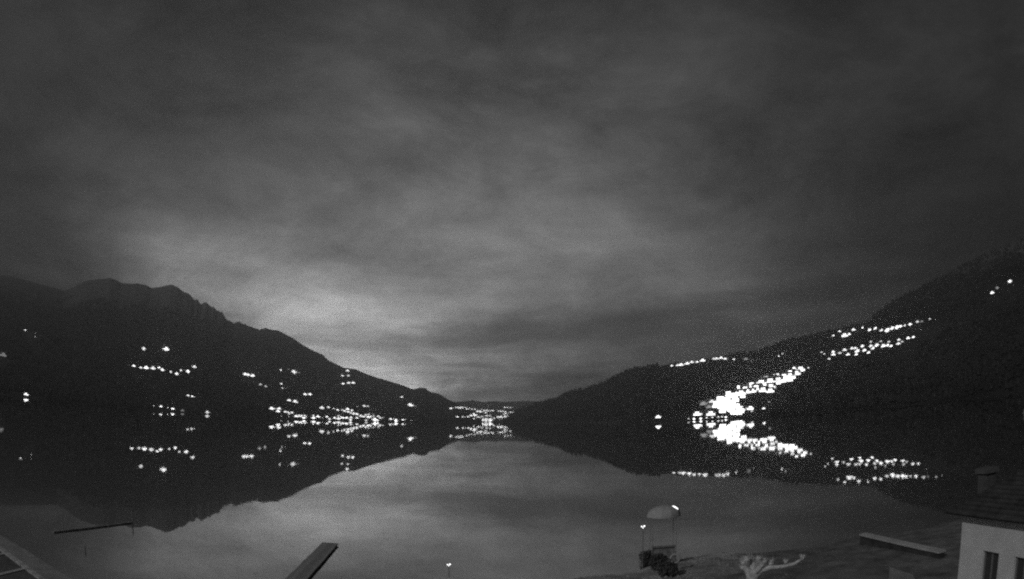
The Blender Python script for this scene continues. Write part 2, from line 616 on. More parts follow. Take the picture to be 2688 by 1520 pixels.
def street_lamp(globe_mat, name='street_lamp'):
    root = thing(name)
    MB().tube([(0, 0, -1), (0, 0, 3.5), (0, 0, 6.6)], [0.14, 0.10, 0.07], 8).build('pole', M_STEEL, root)
    MB().tube([(0, 0, 6.5), (0, -0.5, 6.95), (0, -1.1, 7.05)], [0.06, 0.05, 0.05], 6).build('arm', M_STEEL, root)
    MB().lump((0, -1.3, 6.9), 0.95, 0.0, 2, (1, 1, 0.8)).build('globe', globe_mat, root, True)
    return root


WORDS = ['', 'first', 'second', 'third', 'fourth', 'fifth', 'sixth', 'seventh', 'eighth', 'ninth', 'tenth', 'eleventh', 'twelfth', 'thirteenth', 'fourteenth',
         'fifteenth', 'sixteenth', 'seventeenth', 'eighteenth', 'nineteenth', 'twentieth', 'twenty-first', 'twenty-second', 'twenty-third', 'twenty-fourth', 'twenty-fifth']

# (bearing read off the photograph, apparent size, brightness: 2 bright, 1 middling, 0 dim)
VILLAGES = [
    ('high specks at far left of dark mountain', [(66, 868, 7, 2), (93, 884, 5, 1), (93, 875, 4, 0)]),
    ('glow cut by the left edge of the picture', [(8, 934, 20, 0)]),
    ('waterside spot at the far left', [(69, 1037, 14, 2)]),
    ('uppermost pair on the left mountain', [(376, 916, 13, 2), (435, 918, 18, 2)]),
    ('curved row high on the left mountain', [(351, 962, 11, 2), (369, 966, 10, 2), (384, 967, 16, 2), (402, 968, 15, 2), (418, 966, 10, 2), (427, 972, 12, 2), (448, 977, 9, 2),
                                                    (464, 982, 11, 2), (475, 973, 8, 2), (492, 976, 13, 2), (509, 964, 13, 2)]),
    ('tight trio low on the left mountain', [(494, 1039, 9, 2), (504, 1041, 7, 2), (511, 1042, 5, 1)]),
    ('sparse waterside row on the left shore', [(404, 1065, 5, 2), (422, 1068, 9, 2), (441, 1070, 5, 2), (454, 1074, 10, 2), (479, 1079, 10, 0)]),
    ('fan-shaped waterside glow on the left shore', [(545, 1085, 12, 1)]),
    ('close trio right of the curved row', [(643, 983, 12, 2), (652, 985, 12, 2), (663, 987, 13, 2)]),
    ('faint pair below the close trio', [(684, 1010, 9, 1), (698, 1015, 8, 1)]),
    ('thin upright chain left of centre', [(737, 972, 6, 2), (738, 1008, 7, 2), (741, 1020, 8, 1), (750, 1019, 5, 0), (758, 969, 4, 0)]),
    ('single bright spot atop the thin chain', [(772, 978, 17, 2), (785, 979, 7, 0)]),
    ('small pair right of the thin chain', [(801, 1036, 11, 2), (813, 1036, 11, 2)]),
    ('small pair under the thin chain', [(759, 1052, 12, 2), (775, 1056, 16, 2)]),
    ('six spots near the descending left ridge', [(913, 974, 10, 2), (899, 987, 9, 2), (914, 987, 8, 2), (900, 1008, 9, 2), (915, 1006, 10, 2), (927, 1006, 11, 2)]),
    ('lane descending to the left shore village', [(713, 1074, 15, 2), (721, 1073, 7, 1), (732, 1074, 12, 2), (730, 1081, 13, 2), (749, 1082, 10, 2), (757, 1083, 8, 2), (759, 1087, 7, 2), (767, 1084, 8, 2), (739, 1097, 4, 1), (757, 1094, 4, 1)]),
    ('left part of the left shore front', [(777, 1094, 12, 2), (785, 1093, 12, 2), (792, 1094, 12, 2), (800, 1094, 12, 2), (798, 1099, 10, 2), (823, 1094, 12, 2), (822, 1099, 12, 2), (835, 1095, 12, 2), (847, 1102, 5, 2), (858, 1095, 9, 2), (865, 1102, 8, 2)]),
    ('upper lane of the left shore village', [(845, 1072, 14, 2), (862, 1070, 9, 2), (876, 1073, 6, 2), (887, 1077, 8, 2), (898, 1077, 6, 2), (904, 1080, 8, 2), (912, 1075, 12, 2), (913, 1082, 10, 2), (924, 1078, 8, 2), (923, 1085, 12, 2),
                                              (928, 1087, 12, 2), (936, 1088, 10, 2)]),
    ('middle of the left shore front', [(878, 1098, 10, 2), (890, 1095, 14, 2), (888, 1101, 12, 2), (895, 1097, 12, 2), (900, 1098, 9, 2), (909, 1098, 11, 2), (922, 1097, 10, 2), (920, 1105, 9, 2), (937, 1098, 10, 2)]),
    ('bright right end of left shore front', [(947, 1093, 12, 2), (953, 1095, 10, 2), (960, 1092, 12, 2), (965, 1091, 14, 2), (966, 1096, 12, 2), (973, 1095, 12, 2), (979, 1093, 12, 2), (980, 1097, 10, 2), (962, 1106, 8, 1), (982, 1103, 14, 2),
                                        (987, 1105, 14, 2), (983, 1107, 14, 2), (990, 1107, 9, 2), (993, 1094, 9, 2), (998, 1098, 10, 2), (1005, 1097, 6, 1)]),
    ('string trailing right of left shore front', [(1025, 1101, 9, 2), (1035, 1101, 7, 2), (1040, 1108, 11, 2), (1057, 1103, 8, 2), (1065, 1104, 5, 2), (1080, 1108, 5, 0)]),
    ('pair above the left shore front', [(938, 1067, 4, 1), (956, 1067, 10, 2), (965, 1067, 8, 1)]),
    ('lone spots left of the far town', [(1054, 1043, 8, 2), (1078, 1065, 17, 2), (1090, 1067, 7, 0)]),
    ('top row of the far town', [(1183, 1073, 9, 2), (1189, 1071, 5, 1), (1196, 1070, 6, 2), (1202, 1071, 8, 2), (1208, 1071, 8, 2), (1214, 1071, 8, 2), (1222, 1071, 7, 2), (1224, 1074, 7, 2), (1231, 1073, 6, 2), (1239, 1075, 6, 2),
                                 (1246, 1075, 6, 2), (1255, 1076, 4, 1), (1265, 1075, 6, 2)]),
    ('second row of the far town', [(1254, 1081, 10, 2), (1262, 1082, 12, 2), (1270, 1080, 12, 2), (1275, 1085, 8, 2), (1276, 1078, 8, 2), (1283, 1079, 6, 2), (1289, 1079, 6, 2), (1294, 1079, 7, 2), (1308, 1080, 6, 2), (1314, 1080, 7, 2),
                                    (1321, 1081, 10, 2), (1327, 1084, 12, 2), (1331, 1085, 7, 2), (1340, 1083, 7, 2), (1347, 1083, 6, 2)]),
    ('dashes above right end of far town', [(1325, 1070, 7, 2), (1332, 1070, 6, 2), (1340, 1071, 6, 2), (1347, 1070, 4, 1), (1382, 1066, 5, 0)]),
    ('left waterfront of the far town', [(1200, 1095, 8, 2), (1215, 1095, 8, 2), (1221, 1094, 5, 1), (1229, 1095, 8, 2), (1236, 1092, 10, 2), (1243, 1090, 14, 2), (1250, 1093, 14, 2), (1243, 1100, 7, 2), (1255, 1096, 10, 2)]),
    ('dazzling middle of the far town waterfront', [(1266, 1096, 12, 2), (1276, 1095, 14, 2), (1286, 1094, 12, 2), (1270, 1101, 14, 2), (1281, 1101, 16, 2), (1290, 1100, 12, 2), (1267, 1106, 12, 2), (1277, 1107, 16, 2), (1287, 1107, 14, 2), (1295, 1098, 10, 2)]),
    ('right waterfront of the far town', [(1308, 1096, 10, 2), (1316, 1096, 12, 2), (1323, 1095, 14, 2), (1329, 1092, 10, 2), (1326, 1088, 12, 2), (1311, 1107, 5, 1), (1325, 1105, 5, 0), (1336, 1093, 5, 0)]),
    ('lone waterside spot under the right spur', [(1728, 1096, 16, 2)]),
    ('left half of right crest village', [(1763, 961, 8, 2), (1778, 960, 10, 2), (1789, 959, 14, 2), (1803, 956, 14, 2), (1816, 952, 12, 2), (1830, 951, 9, 2), (1844, 948, 15, 2)]),
    ('right half of right crest village', [(1873, 943, 9, 2), (1882, 943, 12, 2), (1893, 941, 12, 2), (1903, 943, 10, 2), (1926, 944, 7, 2), (1958, 944, 13, 0), (1973, 949, 5, 0)]),
    ('upper stretch of the blazing right village', [(2101, 973, 18, 2), (2091, 983, 16, 2), (2077, 981, 16, 2), (2075, 990, 18, 2), (2058, 992, 18, 2), (2046, 990, 18, 2), (2042, 1002, 20, 2), (2030, 998, 18, 2), (2019, 1006, 22, 2),
                                                 (2009, 998, 18, 2), (2025, 1018, 18, 2), (2122, 966, 6, 2)]),
    ('middle stretch of the blazing right village', [(1999, 1010, 22, 2), (2005, 1027, 18, 2), (1988, 1022, 20, 2), (1972, 1014, 18, 2), (2021, 1029, 16, 2), (1955, 1025, 18, 2), (1964, 1031, 16, 2), (1947, 1035, 18, 2), (1988, 1012, 16, 2), (1975, 1029, 16, 2)]),
    ('bright core of the blazing right village', [(1918, 1043, 22, 2), (1906, 1053, 26, 2), (1890, 1049, 22, 2), (1881, 1060, 20, 2), (1918, 1064, 26, 2), (1931, 1068, 22, 2), (1906, 1068, 24, 2), (1922, 1080, 22, 2), (1939, 1076, 16, 2),
                                                (1931, 1053, 20, 2), (1895, 1067, 18, 2), (1870, 1056, 18, 1), (1848, 1062, 22, 0), (1862, 1070, 18, 0)]),
    ('right fringe of the blazing right village', [(1968, 1074, 14, 2), (1974, 1080, 8, 1), (1955, 1077, 8, 1), (2005, 1073, 9, 2), (2019, 1056, 7, 0)]),
    ('waterfront of the blazing right village', [(1808, 1104, 6, 1), (1832, 1089, 16, 2), (1866, 1089, 18, 2), (1822, 1101, 6, 2), (1840, 1102, 8, 2), (1855, 1102, 8, 2), (1870, 1102, 8, 2), (1885, 1100, 9, 2), (1895, 1099, 7, 2), (1906, 1096, 7, 2)]),
    ('two specks above the blazing right village', [(2044, 936, 6, 2), (2054, 929, 6, 1)]),
    ('left part of upper right hillside row', [(2173, 887, 4, 0), (2187, 882, 8, 2), (2204, 871, 9, 2), (2218, 883, 20, 2), (2228, 879, 12, 2), (2241, 867, 12, 2), (2265, 861, 8, 2), (2284, 867, 12, 2)]),
    ('right part of upper right hillside row', [(2298, 864, 13, 2), (2314, 869, 13, 2), (2331, 869, 18, 2), (2342, 864, 16, 2), (2356, 861, 16, 2), (2364, 858, 12, 2), (2375, 856, 9, 2), (2389, 853, 12, 2), (2408, 846, 11, 1), (2420, 845, 9, 0),
                                      (2441, 838, 7, 1), (2456, 839, 5, 0)]),
    ('left part of lower right hillside row', [(2157, 925, 6, 2), (2164, 930, 6, 2), (2177, 943, 9, 2), (2187, 925, 11, 2), (2187, 932, 13, 2), (2204, 928, 11, 1), (2218, 920, 13, 2), (2226, 932, 12, 2), (2237, 916, 12, 2), (2246, 916, 12, 2),
                                                   (2251, 924, 17, 2), (2248, 932, 11, 2)]),
    ('middle of the lower right hillside row', [(2265, 910, 12, 2), (2270, 921, 13, 2), (2281, 927, 12, 2), (2287, 910, 13, 2), (2292, 916, 13, 2), (2287, 898, 9, 1), (2303, 908, 15, 2), (2312, 897, 8, 1)]),
    ('right part of lower right hillside row', [(2320, 910, 16, 2), (2331, 908, 13, 2), (2339, 910, 12, 2), (2334, 898, 9, 1), (2360, 893, 10, 2), (2358, 904, 13, 2), (2369, 898, 8, 1), (2384, 889, 12, 2), (2398, 886, 10, 2), (2417, 866, 5, 0)]),
    ('isolated trio high at the right edge', [(2605, 770, 13, 2), (2617, 757, 11, 0), (2651, 740, 13, 2)]),
]

# lit blocks added along the blazing village's street to fill out its glow
_fill = {'lower': [], 'upper': [], 'core': []}
_lane = [(1878, 1062), (1900, 1055), (1925, 1042), (1955, 1028), (1985, 1016), (2015, 1005), (2045, 995), (2075, 985), (2100, 975)]
for _i in range(46):
    _q = (_i + random.random()) / 46 * (len(_lane) - 1)
    _a, _b2 = _lane[int(_q)], _lane[min(len(_lane) - 1, int(_q) + 1)]
    _fx = _q - int(_q)
    _x, _y = _a[0] + (_b2[0] - _a[0]) * _fx, _a[1] + (_b2[1] - _a[1]) * _fx
    _w = 13 if _x > 1950 else 20
    _fill['lower' if _q < 4 else 'upper'].append((round(_x + random.uniform(-5, 5)), round(_y + random.uniform(-0.8, 1) * _w), random.randint(12, 17), 2))
for _i in range(16):
    _fill['core'].append((round(random.uniform(1884, 1944)), round(random.uniform(1050, 1086)), random.randint(14, 20), 2))
VILLAGES += [('packed added lower lane of blazing right village', _fill['lower']), ('packed added upper lane of blazing right village', _fill['upper']),
             ('packed added square of blazing right village', _fill['core'])]
proto_house = gable_house()
proto_block = apartment_block()
proto_lamp = street_lamp(M_GLOBE)
proto_faint = street_lamp(M_GLOBE_FAINT)
used = {'h': False, 'l': False, 'f': False}
SPOTS = []


def place(kind, proto):
    if not used[kind]:
        used[kind] = True
        return proto
    return copy_tree(proto)


for phrase, lights in VILLAGES:
    lights = sorted(lights)
    for i, (x, y, s, br) in enumerate(lights):
        p = on_slope(x, y)
        d = math.hypot(p.x, p.y)
        face = math.atan2(p.x, p.y)
        size = s / 1649.4 * d
        if s >= 6:
            block = ('packed' in phrase or 'core' in phrase) and br == 2 and s > 11
            o = copy_tree(proto_block if block else proto_house)
            k = max(0.42, size * (0.9 if 'core' in phrase else 1.0 if block else 1.3 if 'blazing' in phrase and s > 11 and br else 0.88) / 12.0)
            o.scale = (k, k, k)
            o.location = (p.x, p.y, max(0.6, p.z - 4.2 * k))
            o.rotation_euler = (0, 0, -face + random.uniform(-0.35, 0.35) * (0.5 if block else 1))
            recolour(o, (M_DIM, M_MID, M_SOFT if random.random() < 0.25 and not block else M_LIT)[br])
            noun, cat = ('lit block', 'building') if block else ('lit house', 'house')
            grp = 'lit houses in the villages round the lake'
            o.name = 'lit_block' if block else 'lit_house'
        else:
            o = copy_tree(proto_lamp if br == 2 else proto_faint)
            k = max(0.9, d / 1900.0) * (0.7 + s / 16.0) * (1.0 if br else 0.7)
            o.scale = (k, k, k)
            o.location = (p.x, p.y, max(0.5, p.z - 6.8 * k))
            o.rotation_euler = (0, 0, -face + random.uniform(-0.5, 0.5))
            noun, cat = ('street lamp' if br else 'faint street lamp'), 'street lamp'
            grp = 'street lamps in the villages round the lake'
            o.name = 'street_lamp'
        if len(lights) == 1:
            lab = f'{noun} making the {phrase}'
        else:
            pos = 'leftmost' if i == 0 else 'rightmost' if i == len(lights) - 1 else WORDS[i + 1] + ' from left'
            lab = f'{noun}, {pos} in the {phrase}'
        tag(o, lab, cat, grp)
        SPOTS.append((o.location.x, o.location.y, p.z, s, br, phrase))
for pr in (proto_house, proto_block, proto_lamp, proto_faint):
    for ch in list(pr.children):
        bpy.data.objects.remove(ch, do_unlink=True)
    bpy.data.objects.remove(pr, do_unlink=True)

# ================================================================== woods on the slopes (uncountable)
SP = np.array([(a, b_) for a, b_, *_ in SPOTS])


def forest(name, bv, tb, count, hmin, hmax, tmax, label, tmin=0.01):
    az, ds, dr, el = tb
    vs, fs = [], []
    made = 0
    for _ in range(count):
        a = random.uniform(az[0], az[-1])
        if not -56 < a < 56:
            continue
        s, g = float(np.interp(a, az, ds)), float(np.interp(a, az, dr))
        tq = tmin + (tmax - tmin) * random.random() ** 0.8
        r = s + (g - s) * tq
        x, y = r * math.sin(R(a)), r * math.cos(R(a))
        if ((SP[:, 0] - x) ** 2 + (SP[:, 1] - y) ** 2).min() < 42 ** 2:
            continue
        # keep the line of sight to the houses open
        rr = np.hypot(SP[:, 0], SP[:, 1])
        da = np.abs(np.degrees(np.arctan2(SP[:, 0], SP[:, 1])) - a)
        if ((da < 0.35) & (rr > r) & (rr - r < 160)).any():
            continue
        hit = bv.ray_cast(Vector((x, y, 5000)), Vector((0, 0, -1)))
        if hit[0] is None or hit[0].z < 0.5:
            continue
        hgt = random.uniform(hmin, hmax)
        wd = hgt * random.uniform(0.22, 0.42)
        n = len(vs)
        z0 = hit[0].z - 1
        k = 5
        off = random.random()
        for q in range(k):
            an = 2 * math.pi * (q + off) / k
            w = wd * random.uniform(0.7, 1.2)
            vs.append((x + w * math.cos(an), y + w * math.sin(an), z0 + hgt * random.uniform(0.15, 0.4)))
        vs.append((x + random.uniform(-.15, .15) * wd, y, z0 + hgt))
        vs.append((x, y, z0))
        for q in range(k):
            fs.append((n + q, n + (q + 1) % k, n + k))
            fs.append((n + (q + 1) % k, n + q, n + k + 1))
        made += 1
    o = mesh_obj(name, vs, fs, M_FOREST)
    setting(o, 'stuff', label)
    return o


forest('mountain_woods', left_b, left_t, 16000, 9, 17, 0.85, 'dark woods covering the left mountain')
forest('spur_woods', right_b, right_t, 15000, 7, 14, 1.02, 'dark woods covering the right spur up to its skyline')
forest('slope_woods', east_b, east_t, 9000, 8, 15, 1.0, 'dark woods covering the right mountain')

# ================================================================== house at the right, seen from above
M_WALL = material('white_render', 0.66, 0.9, 0.10, 1.3, 0.25, 60)
M_DARKROOF = material('old_clay_tiles', 0.06, 0.85, 0.35, 2.0, 0.5, 12)
M_DARKGLASS = material('dark_glass', 0.06, 0.3, spec=0.5)
M_FRAME = material('window_frame_paint', 0.20, 0.6)
M_QUAY = material('worn_concrete', 0.26, 0.9, 0.2, 1.1, 0.4, 30)
M_DARKWALL = material('mossy_wall', 0.055, 0.95, 0.4, 1.5, 0.5, 25)
M_CONC = material('pale_concrete', 0.43, 0.9, 0.18, 1.1, 0.4, 30)
M_ASPH = material('dark_paving', 0.11, 0.95, 0.25, 1.5, 0.5, 25)
M_BRICKCH = material('chimney_render', 0.10, 0.9, 0.2, 3)

hs = thing('lakeside_house', (16.0, 17.9, 0.8))
tag(hs, 'white rendered house with a dark hipped roof at the lower right corner', 'house')
HZ, HX, HYL = 4.80, 10.0, 13.0          # eaves height, width in x, length in -y
# west wall, with two recessed windows cut into it
wins = [(-2.28, -1.36, 2.05, 3.50), (-4.05, -3.13, 2.05, 3.50), (-6.9, -5.9, 2.05, 3.50)]
mb = MB()
ys = sorted({0.0, -HYL, *[w[0] for w in wins], *[w[1] for w in wins]})
zs = [-0.8, 2.05, 3.50, HZ]
for i in range(len(ys) - 1):
    for j in range(3):
        y0, y1, z0, z1 = ys[i], ys[i + 1], zs[j], zs[j + 1]
        hole = any(abs(w[0] - y0) < 1e-6 and abs(w[1] - y1) < 1e-6 for w in wins) and j == 1
        if hole:
            dd = 0.22
            mb.add([(0, y0, z0), (0, y1, z0), (0, y1, z1), (0, y0, z1), (dd, y0, z0), (dd, y1, z0), (dd, y1, z1), (dd, y0, z1)],
                   [(0, 1, 5, 4), (1, 2, 6, 5), (2, 3, 7, 6), (3, 0, 4, 7)])
        else:
            mb.add([(0, y0, z0), (0, y1, z0), (0, y1, z1), (0, y0, z1)], [(0, 3, 2, 1)])
mb.add([(0, 0, -.8), (HX, 0, -.8), (HX, 0, HZ), (0, 0, HZ), (HX, -HYL, -.8), (HX, -HYL, HZ), (0, -HYL, -.8), (0, -HYL, HZ)],
       [(0, 1, 2, 3), (1, 4, 5, 2), (4, 6, 7, 5)])
mb.build('wall', M_WALL, hs)
for (y0, y1, z0, z1) in wins:
    w = MB().box(0.16, 0.20, y0 + 0.002, y1 - 0.002, z0 + 0.002, z1 - 0.002).build('window', M_DARKGLASS, hs)
    f = MB()
    f.box(0.10, 0.155, y0 + .004, y0 + .07, z0 + .004, z1 - .004).box(0.10, 0.155, y1 - .07, y1 - .004, z0 + .004, z1 - .004)
    f.box(0.10, 0.155, y0 + .071, y1 - .071, z1 - .07, z1 - .004).box(0.10, 0.155, y0 + .071, y1 - .071, z0 + .004, z0 + .07)
    f.box(0.105, 0.15, (y0 + y1) / 2 - .03, (y0 + y1) / 2 + .03, z0 + .071, z1 - .071)
    f.build('frame', M_FRAME, w)
    MB().box(-0.09, 0.08, y0 - 0.08, y1 + 0.08, z0 - 0.07, z0 - 0.004).build('sill', M_CONC, w)
ov = 0.52
sl = math.tan(R(31))
x0, x1, y0, y1 = -ov + 0.1, HX + ov, -HYL - ov, ov
hr = (x1 - x0) / 2
zr = HZ + hr * sl - 0.1
ze = HZ + 0.04
mb = MB().add([(x0, y1, ze), (x1, y1, ze), (x1, y0, ze), (x0, y0, ze), (x0 + hr, y1 - hr, zr), (x0 + hr, y0 + hr, zr),
               (x0, y1, ze - .09), (x1, y1, ze - .09), (x1, y0, ze - .09), (x0, y0, ze - .09)],
              [(1, 0, 4), (0, 3, 5, 4), (3, 2, 5), (2, 1, 4, 5), (0, 1, 7, 6), (1, 2, 8, 7), (2, 3, 9, 8), (3, 0, 6, 9), (6, 7, 8, 9)])
rf = mb.build('roof', M_DARKROOF, hs)
# tile courses on the two slopes in view
mb = MB()
nc = 26
for c in range(1, nc):
    k = c / nc
    zc = ze + (zr - ze) * k + 0.004
    xa, ya, yb = x0 + hr * k, y1 - hr * k, y0 + hr * k
    mb.add([(xa - .05, ya + .05, zc + .035), (xa - .05, yb - .05, zc + .035), (xa + .02, yb, zc + .045), (xa + .02, ya, zc + .045), (xa - .05, ya + .05, zc - .01), (xa - .05, yb - .05, zc - .01)],
           [(0, 1, 2, 3), (4, 5, 1, 0)])
    xb = x1 - hr * k
    mb.add([(xa - .05, ya + .05, zc + .035), (xb + .05, ya + .05, zc + .035), (xb, ya - .02, zc + .045), (xa, ya - .02, zc + .045), (xa - .05, ya + .05, zc - .01), (xb + .05, ya + .05, zc - .01)],
           [(0, 3, 2, 1), (4, 0, 1, 5)])
mb.build('tile_courses', M_DARKROOF, rf)['kind'] = 'stuff'
MB().tube([(x0 - .02, y1 + .03, ze + .01), (x0 - .02, y0, ze + .01)], [0.07, 0.07], 8).build('gutter', M_DARKROOF, rf)
MB().box(0.80, 1.33, -0.52, 0.03, HZ - .2, 6.08).build('chimney', M_BRICKCH, rf)
MB().box(0.71, 1.42, -0.62, 0.13, 6.084, 6.26).build('chimney_cap', M_BRICKCH, rf)

an = thing('roof_antenna', (17.55, 15.55, 6.3))
tag(an, 'thin metal aerial mast with a bracket arm on the right house roof', 'antenna')
MB().tube([(0, 0, 0), (0, 0, 1.6), (0, 0, 3.15)], [0.03, 0.025, 0.02], 8).build('mast', M_STEEL, an)
MB().tube([(0.05, 0, 2.72), (-0.42, 0.14, 2.64)], [0.016, 0.016], 6).build('boom', M_STEEL, an)
for q, ln in ((-0.36, 0.34), (-0.20, 0.26)):
    MB().tube([(q, -q * .33, 2.66 - ln * .75), (q, -q * .33, 2.66 + ln * .35)], [0.012, 0.012], 6).build('element', M_STEEL, an)

# garden wall with pale coping running out to the lake
gw = thing('garden_wall', (23.3, 27.7, 0), R(3))
tag(gw, 'low garden wall with pale coping running from the house to the lake', 'wall')
MB().box(-0.17, 0.17, 0, 8.6, 0.0, 1.08).build('wall', M_DARKWALL, gw)
for q in range(8):
    MB().box(-0.29, 0.29, q * 1.07 + 0.006, q * 1.07 + 1.06, 1.084, 1.20 + random.uniform(0, .008)).build('coping_stone', M_CONC, gw)

sb = thing('concrete_slab_path', (0, 0, 0))
pa = [ground_point(2335, 1488, 0.9), ground_point(2395, 1508, 0.9), ground_point(2420, 1560, 0.9), ground_point(2330, 1560, 0.9)]
MB().add([tuple(p) for p in pa] + [(p.x, p.y, 0.5) for p in pa], [(3, 2, 1, 0), (0, 1, 5, 4), (1, 2, 6, 5), (3, 0, 4, 7), (2, 3, 7, 6)]).build('slab', M_QUAY, sb)
setting(sb, label='pale concrete slab path beside the house')

# ================================================================== pollarded plane tree
M_BARK = material('pale_bark', 0.55, 0.9, 0.35, 5.0, 0.8, 14)
tp = at_range(1976, 1500, 26.0)
tr = thing('pollarded_tree', (tp.x, tp.y, 0.8), -math.atan2(tp.x, tp.y))
tag(tr, 'leafless pollarded tree with knobbly limbs and one long branch', 'tree')
z0 = 0.0
MB().tube([(0, 0, -0.3), (0.0, 0, 0.1), (0.0, 0, 1.0), (0.01, 0, 1.9), (0.0, 0.0, 2.3), (-0.02, 0, 2.55)], [0.42, 0.33, 0.27, 0.25, 0.29, 0.24], 14, 0.05).build('trunk', M_BARK, tr, True)


def branch(pts, radii, knobs):
    o = MB().tube(pts, radii, 10, 0.08).build('branch', M_BARK, tr, True)
    for c, r in knobs:
        m = MB().lump(c, r, 0.55, 2, (1, 1, 1.15))
        for _ in range(5):
            dv = Vector((random.uniform(-1, 1), random.uniform(-1, 1), random.uniform(0.1, 1))).normalized()
            m.lump(Vector(c) + dv * r * 0.75, r * 0.45, 0.5, 1)
        for _ in range(16):
            dv = Vector((random.uniform(-.9, .9), random.uniform(-.9, .9), random.uniform(0.2, 1))).normalized()
            a0 = Vector(c) + dv * r * 0.6
            a1 = a0 + dv * r * random.uniform(0.5, 1.1)
            m.tube([a0, a1, a1 + (dv + Vector((0, 0, .6))).normalized() * r * random.uniform(.3, 1.2)], [0.014, 0.008, 0.003], 5)
        m.build('knob', M_BARK, o, True)
    return o


branch([(0.12, 0, 2.25), (0.37, -.05, 2.5), (0.75, -.08, 2.62), (1.1, -.06, 2.615), (1.38, 0, 2.62), (1.75, .05, 2.68), (2.1, .1, 2.86), (2.22, .1, 3.02)],
       [.18, .13, .10, .085, .08, .075, .06, .05], [((.78, -.05, 2.82), .12), ((1.40, 0, 2.80), .09), ((2.08, .1, 2.94), .085)])
branch([(-0.1, 0, 2.3), (-.2, .03, 2.5), (-.38, .06, 2.68), (-.30, .05, 2.95)], [.2, .15, .12, .10], [((-.42, .05, 2.66), .13), ((-.28, .05, 3.0), .13), ((-.40, .0, 2.85), .11)])
branch([(0.02, 0.05, 2.35), (.1, .1, 2.62), (.22, .12, 2.88)], [.2, .14, .11], [((.22, .12, 2.92), .15), ((.08, .1, 2.72), .13)])
branch([(0.1, -.05, 2.4), (.3, -.12, 2.65), (.48, -.15, 2.88)], [.16, .12, .08], [((.49, -.15, 2.92), .11), ((.36, -.14, 2.76), .11)])
branch([(0.0, .05, 2.4), (-.05, .3, 2.6), (-.06, .5, 2.8)], [.16, .12, .08], [((-.06, .52, 2.86), .13)])

# ================================================================== beach pavilion, shrubs, lifebuoy, added glint posts
M_CANVAS = material('pale_canvas', 0.40, 0.75, 0.08, 2.0)
M_HIGHLIGHT = material('highlight_glow', 0.8, 0.4, emit=2.0)
M_GLINT = material('led_glint', 0.8, 0.4, emit=2.5)
M_DARKLEAF = material('dark_shrub_leaf', 0.09, 0.7, 0.4, 3.0)
M_WOOD = material('weathered_wood', 0.22, 0.9, 0.35, 3.0, 0.5, 20)
kp = at_range(1740, 1354, 41.0)
kiosk = thing('beach_pavilion', (kp.x, kp.y, 0.45), -math.atan2(kp.x, kp.y) + 0.15)
tag(kiosk, 'small beach pavilion with a pale domed canopy and a glowing strip imitating a highlight', 'pavilion')
zt = kp.z - 0.45
ng, nr_ = 10, 7
rad, rise = 1.12, 0.70


def dome(a, k):
    return (0.06 + (rad * math.sin(k * math.pi / 2)) * math.cos(a) + 0.12 * (1 - k), rad * 0.9 * math.sin(k * math.pi / 2) * math.sin(a), zt + rise * math.cos(k * math.pi / 2) ** 0.9)


for g in range(ng):
    a0, a1 = 2 * math.pi * g / ng, 2 * math.pi * (g + 1) / ng
    vs_, fs_ = [], []
    for j in range(nr_ + 1):
        k = j / nr_
        for a in (a0, (a0 + a1) / 2, a1):
            p = Vector(dome(a, k))
            if a == (a0 + a1) / 2:
                p.z -= 0.03 * k
            vs_.append(p)
    nn = len(vs_)
    vs_ += [Vector((p.x, p.y, p.z - 0.015)) for p in vs_]
    for j in range(nr_):
        for c in (0, 1):
            q = (j * 3 + c, j * 3 + c + 1, j * 3 + c + 4, j * 3 + c + 3)
            fs_.append(q)
            fs_.append(tuple(i + nn for i in q[::-1]))
    mesh_obj('canopy_panel', vs_, fs_, M_CANVAS, kiosk, True)
MB().tube([Vector(dome(-0.45, k)) + Vector((0, 0, 0.03)) for k in (0.30, 0.42, 0.54, 0.64)], [0.02, 0.035, 0.035, 0.015], 6).build('canopy_highlight', M_HIGHLIGHT, kiosk)  # glowing strip put in for the bright highlight on the canopy
for (xx, yy) in ((-.75, -.62), (.8, -.62), (-.75, .62), (.8, .62)):
    MB().tube([(xx, yy, -.3), (xx, yy, zt + .12)], [0.025, 0.022], 8).build('post', M_STEEL, kiosk)
MB().box(-.70, .75, -.55, -.35, 0.05, 0.95).build('counter', M_WOOD, kiosk)
MB().box(-.78, .83, -.66, -.25, 0.954, 1.0).build('counter_top', M_WOOD, kiosk)


def shrub(name, loc, rx, rz, count, label):
    root = thing(name, loc)
    tag(root, label, 'shrub', 'dark shrubs by the pavilion')
    m = MB()
    for _ in range(count):
        d = Vector((random.gauss(0, 1), random.gauss(0, 1), random.gauss(0, 1))).normalized() * random.random() ** 0.4
        lump = 1 + 0.35 * noise.noise(d * 2.2 + Vector(loc))
        c = Vector((d.x * rx * lump, d.y * rx * lump, rz + d.z * rz * lump))
        n_ = Vector((random.uniform(-1, 1), random.uniform(-1, 1), random.uniform(-.3, 1))).normalized()
        u = n_.orthogonal().normalized()
        w = n_.cross(u)
        L, W = random.uniform(.06, .12), random.uniform(.025, .05)
        m.add([c - u * L, c + w * W + n_ * .01, c + u * L, c - w * W + n_ * .01], [(0, 1, 2, 3)])
    m.build('foliage', M_DARKLEAF, root)
    st = MB()
    for _ in range(6):
        a = random.uniform(0, 6.28)
        st.tube([(0, 0, -.1), (rx * .3 * math.cos(a), rx * .3 * math.sin(a), rz * .8), (rx * .6 * math.cos(a), rx * .6 * math.sin(a), rz * 1.5)], [.03, .02, .01], 5)
    st.build('stem', M_WOOD, root)


def gz(x, y):
    d = shore_y(x) - y
    return float(np.interp(d, [r[0] for r in rows], [r[1] for r in rows]))


